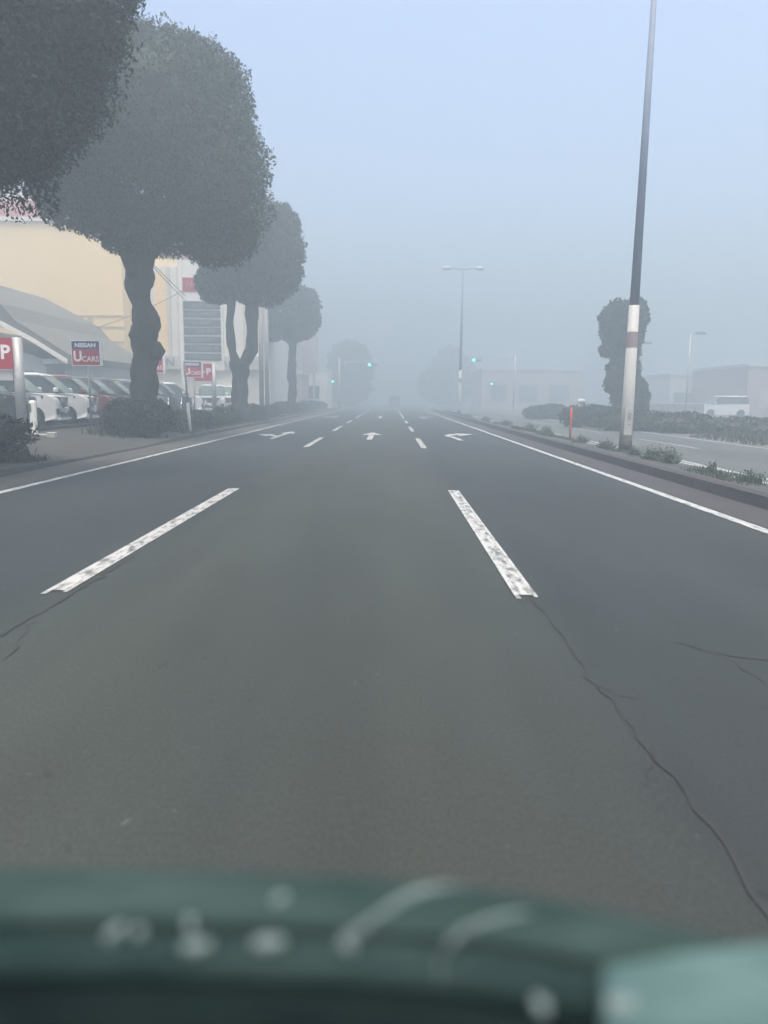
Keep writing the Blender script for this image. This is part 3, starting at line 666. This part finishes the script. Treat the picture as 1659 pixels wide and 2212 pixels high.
parking_sign('red parking sign with white arrow on a thick grey post at the left edge', 47, 20.4, 2.45)
parking_sign('smaller red parking sign with arrow, right of the overlapping dealer sign', 464, 43, 2.72, h=.98, extra=False)
# white bollard with a dark reflector
p = at(72, 900, 19.6); z0 = sidez(p.x, 19.6)
t = thing('bollard', 'short white post with a dark plate, beside the lot entrance', 'bollard', (p.x, 19.6, z0))
MB().tube([(0, 0, -.05), (0, 0, .06), (.0, 0, .80), (0, 0, .86), (0, 0, .885)], [.095, .09, .09, .085, .05], 16).build('post', 'postwhite', t, True)
MB().box(-.075, .0, -.10, -.07, .58, .80).build('plate', 'dkgrey', t)
p1, p2 = onz(-30, 944, .34), onz(104, 945, .34)
mb = MB(); mb.box(-3.0, 0, -.08, .08, 0, .09); o = bev(mb.build('kerb_block', 'kerb_pale')); q = at(104, 900, 19.45); o.location = (q.x, 19.45, sidez(q.x, 19.45) - .03); tag(o, 'long pale kerb stone at the foot of the white bollard', 'kerb stone', 'loose kerb stones at the lot entrance')
mb = MB(); mb.box(-.1, .1, -.1, .1, 0, .16); o = bev(mb.build('kerb_block', 'kerb_pale')); q = at(112, 900, 19.4); o.location = (q.x + .02, 19.3, sidez(q.x, 19.4) - .03); tag(o, 'small square pale block ending the kerb stone', 'kerb stone', 'loose kerb stones at the lot entrance')
# low dark lot kerb
mb = MB(); ys2 = [20.6 + i * 1.0 for i in range(30)]
for a, b in zip(ys2, ys2[1:]): mb.box(-10.05, -9.92, a, b - .012, sidez(-10, a) - .05, sidez(-10, a) + .10)
struct(mb, 'kerb', 'kerb')
# leaning post
b0 = at(411, 930, 26.0); b0.z = sidez(b0.x, 26.0)
t = thing('leaning_post', 'thin leaning post, white below and grey above, in the verge', 'post', b0)
tp = at(398, 780, 26.0) - b0
mid = tp * .42
MB().tube([(0, 0, -.1), mid], .055, 12).build('lower_sleeve', 'postwhite', t, True)
MB().tube([mid * 0.99, tp], .035, 12).build('upper_pole', 'galv', t, True)

# tenant pylon sign
YP = 46
a, b = at(402, 870, YP), at(482, 870, YP)
t = thing('pylon_sign', 'tall white sign frame stacking dark panels in front of the pale building', 'sign', (a.x, YP, .33))
k = YP / FPX; Wp = b.x - a.x
def zz(py): return at(440, py, YP).z - .33
fr = MB(); fr.box(-.22, 0.0, -.1, .15, -.05, zz(560)); fr.box(Wp, Wp + .12, -.1, .15, zz(800), zz(560)); fr.box(0.002, Wp - .002, -.02, .12, zz(800), zz(562)); fr.build('frame', 'white', t)
lab_rows = [(651, 668), (671, 686), (690, 705), (708, 723), (727, 742), (745, 760), (764, 778)]
rr = random.Random(5)
for i, (y0, y1) in enumerate(lab_rows):
    pn = MB().box(.03, Wp - .03, -.06, -.021, zz(y1), zz(y0)).build('panel', 'dkgrey', t)
    tx = MB(); zc = (zz(y0) + zz(y1)) / 2; x = .35 + rr.uniform(0, .3); e = Wp - .3 - rr.uniform(0, .4)
    while x < e:
        w = rr.uniform(.10, .17)
        if rr.random() > .18:
            hgt = .075
            tx.box(x, x + w, -.066, -.0605, zc + hgt - .03, zc + hgt); tx.box(x + .01, x + w - .01, -.066, -.0605, zc - hgt, zc - hgt + .025); tx.box(x + w * .4, x + w * .6, -.0655, -.0602, zc - hgt + .026, zc + hgt - .031)
        x += w + .035
    tx.build('lettering', 'dim_letter', pn)
rd = MB().box(.03, Wp * .62, -.06, -.021, zz(630), zz(600)).build('panel', 'signred', t)
mb = MB(); zc = zz(615)
for i in range(4): mb.tube([(.25 + i * .26, -.068, zc - .16), (.33 + i * .26, -.068, zc + .16), (.42 + i * .26, -.068, zc - .02)], .025, 6)
mb.build('lettering', 'dim_letter', rd)

# ------------------------------------------------------------------ buildings, left
def frontal(px0, px1, Y): return at(px0, 800, Y).x, at(px1, 800, Y).x
def zat(py, Y, px=300): return at(px, py, Y).z
YC = 50
x1 = at(268, 700, YC).x; x0 = x1 - 34
t = thing('building', 'large cream building with a faded red band under its roof edge', 'building', (0, YC, 0), 0, 'buildings left of the road')
zr0, zr1 = zat(478, YC, 60), zat(434, YC, 60)
MB().box(x0, x1, 0, 22, 0, zr0).build('wall', 'cream', t)
MB().box(x0 - .05, x1 + .05, -.06, 22.05, zr0 + .25, zr1).build('red_band', 'redband', t)
MB().box(x0 - .12, x1 + .12, -.14, 22.1, zr0, zr0 + .25).build('cornice', 'white', t)
MB().box(x0 - .02, x1 + .02, -.03, 22, zr1, zr1 + .75).build('parapet', 'white', t)
sm = MB()
for py in (682, 706, 738): z = zat(py, YC, 150); sm.box(x0, x1 - .003, -.03, -.002, z - .05, z + .05)
for px in (62, 196): x = at(px, 700, YC).x; sm.box(x - .16, x + .16, -.055, -.031, .3, zat(682, YC, 150) - .06)
sm.build('wall_seam', 'seam', t)
# white annex with piers, grey fascia and letters
YA = 53
xa0, xa1 = at(268, 700, YA).x, at(560, 700, YA).x
t = thing('building', 'white building with narrow piers and a grey lettered fascia', 'building', (0, YA, 0), 0, 'buildings left of the road')
zt = 10.2
MB().box(xa0, xa1, 0, 20, 0, zt).build('wall', 'white', t)
zb0, zb1 = zat(798, YA, 400), zat(769, YA, 400)
MB().box(xa0 + .2, xa1 + .05, -.35, -.002, zb0, zb1).build('fascia', 'greyband', t)
for px, w in ((278, 22), (300, 10), (367, 7), (389, 7), (497, 6), (530, 6)):
    x = at(px, 700, YA).x; ww = w * YA / FPX / 2
    MB().box(x - ww, x + ww, -.22, -.004, zb1 + .01, zt - .02).build('pier', 'pier', t)
MB().box(at(335, 700, YA).x, at(362, 700, YA).x, -.02, -.003, zb1 + .3, zt - .4).build('cream_panel', 'cream', t)
for i, ch in enumerate('NISSAN'):
    x = at(371 + i * 28.5, 783, YA).x; lettering('letter', ch, .85, 'midgrey', t, (x, -.36, (zb0 + zb1) / 2), bold=.008, ext=.02)
MB().box(at(430, 830, YA).x, at(480, 830, YA).x, -.03, -.004, .3, zat(838, YA)).build('window', 'shopglass', t)
# low showroom with slanting roof edge
YS = 36
t = thing('showroom', 'low grey showroom with a slanting roof behind the parked cars', 'building', (0, YS, 0), 0, 'buildings left of the road')
def P2(px, py): q = at(px, py, YS); return (q.x, q.z)
wl_ = [P2(-160, 900), P2(145, 900), P2(145, 778), P2(85, 776), P2(-160, 690)]
MB().prism([(x, max(z, .2)) for x, z in wl_], .6, 12, 'y').build('wall', 'shopgrey', t)
MB().prism([P2(-160, 570), P2(0, 655), P2(30, 690), P2(90, 728), P2(152, 768), P2(152, 786), P2(140, 782), P2(70, 738), P2(0, 702), P2(-160, 620)], .0, 12.2, 'y').build('roof', 'roofgrey', t)
MB().prism([P2(-160, 612), P2(0, 692), P2(70, 729), P2(146, 776), P2(146, 787), P2(70, 739), P2(0, 702), P2(-160, 622)], -.06, -.005, 'y').build('eave_trim', 'white', t)
q0, q1 = P2(84, 783), P2(143, 774); MB().box(q0[0], q1[0], .4, .595, q0[1] - .05, q1[1]).build('sign_board', 'palegrey', t)
q0, q1 = P2(-120, 850), P2(60, 800); MB().box(q0[0], q1[0], .57, .598, .5, q1[1]).build('window', 'shopglass', t)
q0, q1 = P2(92, 850), P2(128, 790); MB().box(q0[0], q1[0], .57, .598, .5, q1[1]).build('window', 'shopglass', t)

# concrete utility poles and overhead cables
UP = []
for lab, px, Y in (('concrete utility pole just right of the forked tree', 566, 48), ('second concrete utility pole, close right of the first', 578, 51)):
    p = at(px, 890, Y); t = thing('utility_pole', lab, 'utility pole', (p.x, Y, .2), 0, 'concrete utility poles on the left pavement'); UP.append(t)
    MB().tube([(0, 0, -.1), (0, 0, 9.4)], [.17, .11], 14).build('shaft', 'concrete', t, True)
    MB().box(-.8, .8, -.05, .05, 8.6, 8.72).build('crossarm', 'galv', t)
    MB().tube([(.2, -.15, .4), (.2, -.12, 3.2)], .03, 8).build('conduit', 'postwhite', t)
def cable(label, a, b, sag, grp):
    a, b = Vector(a), Vector(b); pts = [a.lerp(b, i / 20) - Vector((0, 0, sag * 4 * (i / 20) * (1 - i / 20))) for i in range(21)]
    o = MB(); o.tube([p - a for p in pts], .016, 6); o = o.build('power_cable', 'polebase'); o.location = a; tag(o, label, 'cable', grp)
ub = Vector((UP[0].location.x, 48, 8.9))
e1 = at(402, 640, YP - .2); e2 = at(402, 650, YP - .2)
cable('upper overhead cable crossing right of the knobbly trunk', at(318, 556, 34), e1, .05, 'overhead cables beside the pale building')
cable('lower overhead cable crossing right of the knobbly trunk', at(318, 562, 34), e2, .05, 'overhead cables beside the pale building')
cable('thin cable drooping across the cream wall', at(20, 738, 49.2), at(395, 628, 45.8), .7, 'overhead cables beside the pale building')

# faint buildings further left
def block(label, px0, px1, pyt, Y, depth, wallm, windows=(), extra=None, z0=0.0, grp='buildings left of the road'):
    xa, xb = at(px0, 860, Y).x, at(px1, 860, Y).x; zt_ = zat(pyt, Y, (px0 + px1) / 2)
    t = thing('building', label, 'building', (0, Y, z0), 0, grp)
    MB().box(xa, xb, 0, depth, -.1, zt_).build('wall', wallm, t)
    MB().box(xa - .1, xb + .1, -.1, depth + .1, zt_, zt_ + .25).build('roof_edge', 'palegrey', t)
    for (a_, b_, c_, d_, mm_) in windows:
        MB().box(at(a_, 860, Y).x, at(b_, 860, Y).x, -.05, -.004, max(.3, zat(d_, Y)), zat(c_, Y)).build('window', mm_, t)
    return t
block('pale two-storey building behind the two concrete poles', 576, 640, 742, 78, 14, 'palegrey', [(584, 600, 760, 790, 'window'), (612, 630, 762, 790, 'window')])
block('brownish low building beside the third tree trunk', 585, 652, 808, 70, 6, 'pink', [(600, 625, 825, 850, 'window')])
block('pale low shop past the third tree, before the crossing', 652, 706, 800, 88, 8, 'white', [(660, 690, 830, 858, 'window')])
xa = at(641, 760, 84).x; xb = at(686, 760, 84).x
t = thing('billboard', 'tall rose coloured billboard right of the third tree', 'billboard', ((xa + xb) / 2, 84, 0), 0)
hw_ = (xb - xa) / 2; MB().box(-hw_, hw_, 0, .4, zat(806, 84, 660), zat(712, 84, 660)).build('board', 'pinkdeep', t)
for s in (-1, 1): MB().tube([(s * hw_ * .6, .2, 0), (s * hw_ * .6, .2, zat(806, 84, 660))], .12, 8).build('leg', 'galv', t)

# ------------------------------------------------------------------ signals at the crossing
def signal_head(t, x, y, z, lit=0):
    h = MB(); h.box(x - .62, x + .62, y, y + .16, z - .2, z + .2); hd = bev(h.build('signal_head', 'sighouse', t), .06)
    for i in range(3):
        cx = x - .4 + .4 * i; l = MB(); l.disc((cx, y - .01, z), .145, 'y', .012, 18); l.build('lens', 'greenlamp' if i == lit else 'darklens', hd)
        v = MB(); v.tube([(cx, y - .22, z), (cx, y - .003, z)], .16, 16, cap=False); v.build('visor', 'sighouse', hd)
def signal(label, pole_px, head_px, head_py, Y, ped_px=None, ped_py=None):
    xp = at(pole_px, 860, Y).x; hp = at(head_px, head_py, Y)
    t = thing('traffic_signal', label, 'traffic light', (xp, Y, 0), 0, 'traffic lights at the crossing')
    MB().tube([(0, 0, 0), (0, 0, hp.z + .8)], [.13, .09], 12).build('pole', 'galv', t, True)
    hx = hp.x - xp + .4; s = 1 if hx > 0 else -1
    MB().tube([(0, 0, hp.z + .3), (hx + s * .5, 0, hp.z + .32)], .055, 8).build('arm', 'galv', t)
    signal_head(t, hx, -.1, hp.z, 0)
    if ped_px:
        q = at(ped_px, ped_py, Y); dx = q.x - xp
        h = MB(); h.box(dx - .18, dx + .18, -.3, -.1, q.z - .18, q.z + .55); hd = h.build('pedestrian_signal', 'sighouse', t)
        MB().disc((dx, -.31, q.z), .09, 'y', .012, 14).build('lens', 'greenlamp', hd)
        MB().tube([(0, 0, q.z + .2), (dx, -.15, q.z + .2)], .03, 6).build('bracket', 'galv', t)
signal('left traffic light showing green over the road', 733, 798, 788, 92, 719, 824)
signal('right traffic light showing green on a long arm from the right', 1110, 1023, 778, 96, 1061, 829)

# ------------------------------------------------------------------ lamp posts, delineator, right side
def lamp_post(label, x, y, z0=.03, H=12.0, white=3.72, armdir=0.0, lean=0.0):
    t = thing('lamp_post', label, 'street lamp', (x, y, z0), armdir, 'tall double-armed lamp posts on the median'); t.rotation_euler = (0, lean, 0)
    r0, r1 = .145, .06
    def rr_(z): return r0 + (r1 - r0) * z / H
    MB().tube([(0, 0, white - .02), (0, 0, H)], [rr_(white), r1], 20).build('upper_shaft', 'polegrey', t, True)
    lw = MB().tube([(0, 0, .26), (0, 0, 1.0), (0, 0, white)], [.165, .155, .128], 24).build('lower_sleeve', 'polewhite', t, True)
    MB().tube([(0, 0, 2.66), (0, 0, 3.06)], [.1405, .1365], 24, cap=False).build('red_band', 'polered', t, True)
    MB().tube([(0, 0, -.02), (0, 0, .27)], [.172, .167], 24).build('base_sleeve', 'polebase', t, True)
    MB().box(-.27, .27, -.27, .27, -.02, .02).build('base_plate', 'kerb', t)
    hatch = bev(MB().box(-.11, .09, -.168, -.10, .42, 1.12).build('hatch_cover', 'polewhite', t), .01)
    MB().box(-.045, .055, -.1725, -.1675, .80, 1.0).build('notice', 'labelgrey', hatch)
    MB().box(-.03, .04, -.175, -.1675, .685, .71).build('latch', 'dkgrey', hatch)
    for s in (-1, 1):
        MB().tube([(0, 0, H - .12), (s * .6, 0, H - .02), (s * 1.15, 0, H)], .04, 8).build('arm', 'polegrey', t, True)
        hd = MB(); hd.tube([(s * 1.0, 0, H + .01), (s * 1.15, 0, H + .02), (s * 1.6, 0, H + .02), (s * 1.75, 0, H)], [.06, .16, .17, .05], 12, flat=.55); hd.build('lamp_head', 'galv', t, True)
    return t
p = onz(1350, 974, .03); lamp_post('near lamp post with white sleeve and one red band, on the median', p.x, p.y, lean=R(.35))
X_L, Y_L = p.x, p.y
p = at(992, 880, 64); lamp_post('far double-armed lamp post standing on the median in the fog', p.x, 64, z0=.03, H=12.05, lean=R(.25))
p = onz(1231, 948, .03)
t = thing('delineator', 'slim orange post with a dark foot on the median', 'delineator', p)
MB().tube([(0, 0, .07), (0, 0, 1.02), (0, 0, 1.05)], [.042, .04, .03], 14).build('post', 'orange', t, True)
MB().tube([(0, 0, -.01), (0, 0, .03), (0, 0, .08)], [.11, .10, .055], 16).build('foot', 'polebase', t, True)
p = at(1481, 895, 58); t = thing('street_lamp', 'pale thin street lamp with one short arm, far right', 'street lamp', (p.x, 58, 0))
tp = at(1492, 722, 58) - Vector((p.x, 58, 0)); tp.x = min(tp.x, .12)
MB().tube([(0, 0, -.05), tp], [.085, .05], 10).build('pole', 'galv', t, True)
MB().tube([tp, tp + Vector((.35, 0, .1)), tp + Vector((.6, 0, .1))], .035, 8).build('arm', 'galv', t)
MB().tube([tp + Vector((.3, 0, .1)), tp + Vector((.5, 0, .11)), tp + Vector((1.1, 0, .1)), tp + Vector((1.2, 0, .1))], [.04, .12, .12, .04], 10, flat=.6).build('lamp_head', 'polegrey', t)
p = at(1388, 890, 62); t = thing('street_lamp', 'short street lamp half hidden behind the banded lamp post', 'street lamp', (p.x, 62, 0))
MB().tube([(-.35, 0, 0), (-.35, 0, 6.0)], [.08, .05], 8).build('pole', 'galv', t)
MB().tube([(-.36, 0, 5.95), (-.1, 0, 6.02), (.35, 0, 6.0), (.45, 0, 6.0)], [.04, .11, .11, .03], 8, flat=.6).build('lamp_head', 'polegrey', t)
p = at(1255, 890, 41); t = thing('marker_post', 'short pale post with a round cap, left of the ivy-clad tree', 'post', (p.x, 41, 0))
MB().tube([(0, 0, -.05), (0, 0, 1.15)], .07, 10).build('post', 'postwhite', t, True)
MB().tube([(0, 0, 1.15), (0, 0, 1.22), (0, 0, 1.36), (0, 0, 1.42)], [.1, .24, .22, .05], 14).build('cap', 'postwhite', t, True)

gr = 'buildings right of the road'
block('faint rose building left of the ivy-clad tree, beyond the bush', 1040, 1262, 800, 96, 12, 'pink', [(1060, 1095, 825, 860, 'midgrey'), (1120, 1160, 825, 862, 'midgrey'), (1185, 1230, 825, 860, 'midgrey')], grp=gr)
block('long grey shed behind the pale parked car', 1445, 1612, 812, 78, 10, 'palegrey', [(1455, 1520, 838, 872, 'midgrey'), (1530, 1605, 838, 872, 'midgrey')], grp=gr)
block('dull pink building at the right frame edge', 1612, 1760, 792, 66, 12, 'pinkdeep', [(1640, 1680, 830, 870, 'pink')], grp=gr)
q = at(1500, 888, 74); t = thing('garden_wall', 'low dark wall right of the ivy-clad tree', 'wall', (at(1380, 880, 60).x, 60, 0))
MB().box(0, 5.2, 0, .2, -.05, 1.1).build('wall', 'midgrey', t); MB().box(-.03, 5.23, -.03, .23, 1.1, 1.18).build('coping', 'palegrey', t)

# ------------------------------------------------------------------ windscreen reflection of our car's dashboard, built as solid coloured panels
ZD = 1.12
t = thing('dashboard_reflection', 'blurred teal windscreen reflection of our dashboard, built solid along the bottom of the picture', 'dashboard', (0, .30, ZD))
O = Vector((0, .30, ZD))
edge = [(-500, 1880), (-250, 1876), (0, 1876), (250, 1878), (500, 1884), (750, 1893), (1000, 1912), (1200, 1945), (1400, 1988), (1550, 2022), (1700, 2062), (1950, 2140), (2200, 2230)]
def refl_sheet(rows, thick=.02):
    """rows: list of functions k -> world point, laid from the far edge towards the driver"""
    m_ = MB(); K = len(edge)
    for r_ in rows: m_.v += [tuple(r_(k) - O) for k in range(K)]
    nr = len(rows)
    m_.f = [(j * K + i, j * K + i + 1, (j + 1) * K + i + 1, (j + 1) * K + i) for j in range(nr - 1) for i in range(K - 1)]
    return m_
def E(dy, dz): return lambda k: onz(edge[k][0], edge[k][1] + dy, ZD + dz)
refl_light = refl_sheet([lambda k: E(0, 0)(k) + Vector((0, .012, -.25)), lambda k: E(0, 0)(k) + Vector((0, .007, -.012)), lambda k: E(0, 0)(k) + Vector((0, .003, -.002)), E(6, 0), E(60, -.0012), E(120, -.003), E(121, -.008)])
refl_light.build('reflection_top', 'refl_light', t, True)  # far band of the windscreen reflection, built as a solid panel
mid_ = refl_sheet([E(112, -.008), E(114, -.0048), E(170, -.006), E(235, -.009), E(236, -.014)]); mid_.build('reflection_middle', 'refl_mid', t, True)  # next, dimmer band of the same reflection
hd_ = refl_sheet([E(226, -.016), E(228, -.011), E(300, -.014), E(420, -.024), E(560, -.05), E(640, -.35)]); hd_.build('reflection_foot', 'dash_refl_dark', t, True)  # panel for the dark foot of the reflection's gradient
def on_refl(px, py, up=.003, z=-.005): return onz(px, py, ZD + z + up) - O
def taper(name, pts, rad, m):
    o = MB(); o.tube([on_refl(x, y) for x, y in pts], rad, 10, flat=.35); return o.build(name, m, t, True)
taper('reflection_arc', [(730, 2048), (765, 2022), (810, 1986), (860, 1955), (910, 1934), (960, 1924), (1020, 1918)], [.0018, .0030, .0028, .0040, .0048, .0032, .0008], 'refl_pale')  # solid arcs shaped like curved reflections in the glass
taper('reflection_arc', [(950, 2125), (953, 2075), (972, 2038), (1008, 2010), (1060, 1992), (1110, 1981), (1160, 1976)], [.0008, .0016, .0026, .0026, .0030, .0030, .0012], 'refl_pale')
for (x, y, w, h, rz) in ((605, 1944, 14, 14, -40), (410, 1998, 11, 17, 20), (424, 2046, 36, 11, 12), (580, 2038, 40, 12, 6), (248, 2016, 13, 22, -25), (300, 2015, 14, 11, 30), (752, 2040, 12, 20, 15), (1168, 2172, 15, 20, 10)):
    q = on_refl(x, y, .0025, -.003 if y < 1990 else -.006 if y < 2120 else -.012); rx = w * .18 / 1030; o = MB(); o.disc((0, 0, 0), rx, 'z', .0015, 16, sz=h / w * 1.45); o = o.build('reflection_spot', 'refl_pale', t); o.location = q; o.rotation_euler = (0, 0, R(rz))  # discs added for the small pale reflections
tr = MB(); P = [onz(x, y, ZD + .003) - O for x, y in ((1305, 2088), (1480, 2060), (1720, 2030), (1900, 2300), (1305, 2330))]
tr.add(P + [p_ - Vector((0, 0, .03)) for p_ in P], [(0, 1, 2, 3, 4)] + [(i, (i + 1) % 5, 5 + (i + 1) % 5, 5 + i) for i in range(5)]); tr.build('reflection_block', 'refl_teal', t)  # slab added for the bright reflection on the right
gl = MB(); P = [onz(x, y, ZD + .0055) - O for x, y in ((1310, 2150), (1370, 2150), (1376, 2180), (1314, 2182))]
gl.add(P + [p_ - Vector((0, 0, .002)) for p_ in P], [(0, 1, 2, 3)] + [(i, (i + 1) % 4, 4 + (i + 1) % 4, 4 + i) for i in range(4)]); gl.build('reflection_spot', 'refl_pale', t)  # one more small pale reflection given a solid shape
# added block that carries the reflection panels down to the car floor
MB().prism([(-.12, -.50), (-.02, -.31), (.06, -.30), (.08, -.90), (-.12, -.95)], -.6, .6, 'x').build('reflection_base', 'dash_refl_dark', t)

# ------------------------------------------------------------------ air
hb = MB(); hb.box(-155, 155, -14, FAR + 5, -1.0, 17.2)
hz = hb.build('haze', bpy.data.materials.new('fog')); tag(hz, kind='stuff')
m = hz.data.materials[0]; m.use_nodes = True; nt = m.node_tree; nt.nodes.remove(nt.nodes['Principled BSDF'])
v = nt.nodes.new('ShaderNodeVolumePrincipled'); v.inputs['Color'].default_value = (0.45, 0.535, 0.585, 1); v.inputs['Density'].default_value = 0.0190
v.inputs['Anisotropy'].default_value = 0.25; v.inputs['Density Attribute'].default_value = ''
nt.links.new(v.outputs[0], nt.nodes['Material Output'].inputs['Volume'])
hz.display_type = 'WIRE'

# ------------------------------------------------------------------ light
SUN_EL, SUN_AZ = 76, 172          # degrees; azimuth clockwise from +Y
w = bpy.data.worlds.new('World'); S.world = w; w.use_nodes = True; nt = w.node_tree
sk = nt.nodes.new('ShaderNodeTexSky'); sk.sky_type = 'NISHITA'; sk.sun_disc = False
sk.sun_elevation = R(SUN_EL); sk.sun_rotation = R(SUN_AZ); sk.dust_density = 7.5; sk.air_density = 1.0
nt.links.new(sk.outputs[0], nt.nodes['Background'].inputs['Color']); nt.nodes['Background'].inputs['Strength'].default_value = 0.15
sl = bpy.data.lights.new('sun', 'SUN'); sl.energy = 1.05; sl.angle = R(14); sl.color = (1, .95, .86)
so = bpy.data.objects.new('sun', sl); COL.objects.link(so)
d = Vector((math.sin(R(SUN_AZ)) * math.cos(R(SUN_EL)), math.cos(R(SUN_AZ)) * math.cos(R(SUN_EL)), math.sin(R(SUN_EL))))
so.rotation_euler = d.to_track_quat('Z', 'Y').to_euler()

S.view_settings.view_transform = 'Standard'; S.view_settings.look = 'None'; S.view_settings.exposure = 1.45; S.view_settings.gamma = 1
S.cycles.volume_bounces = 3
S.cycles.max_bounces = 8
S.cycles.use_denoising = True
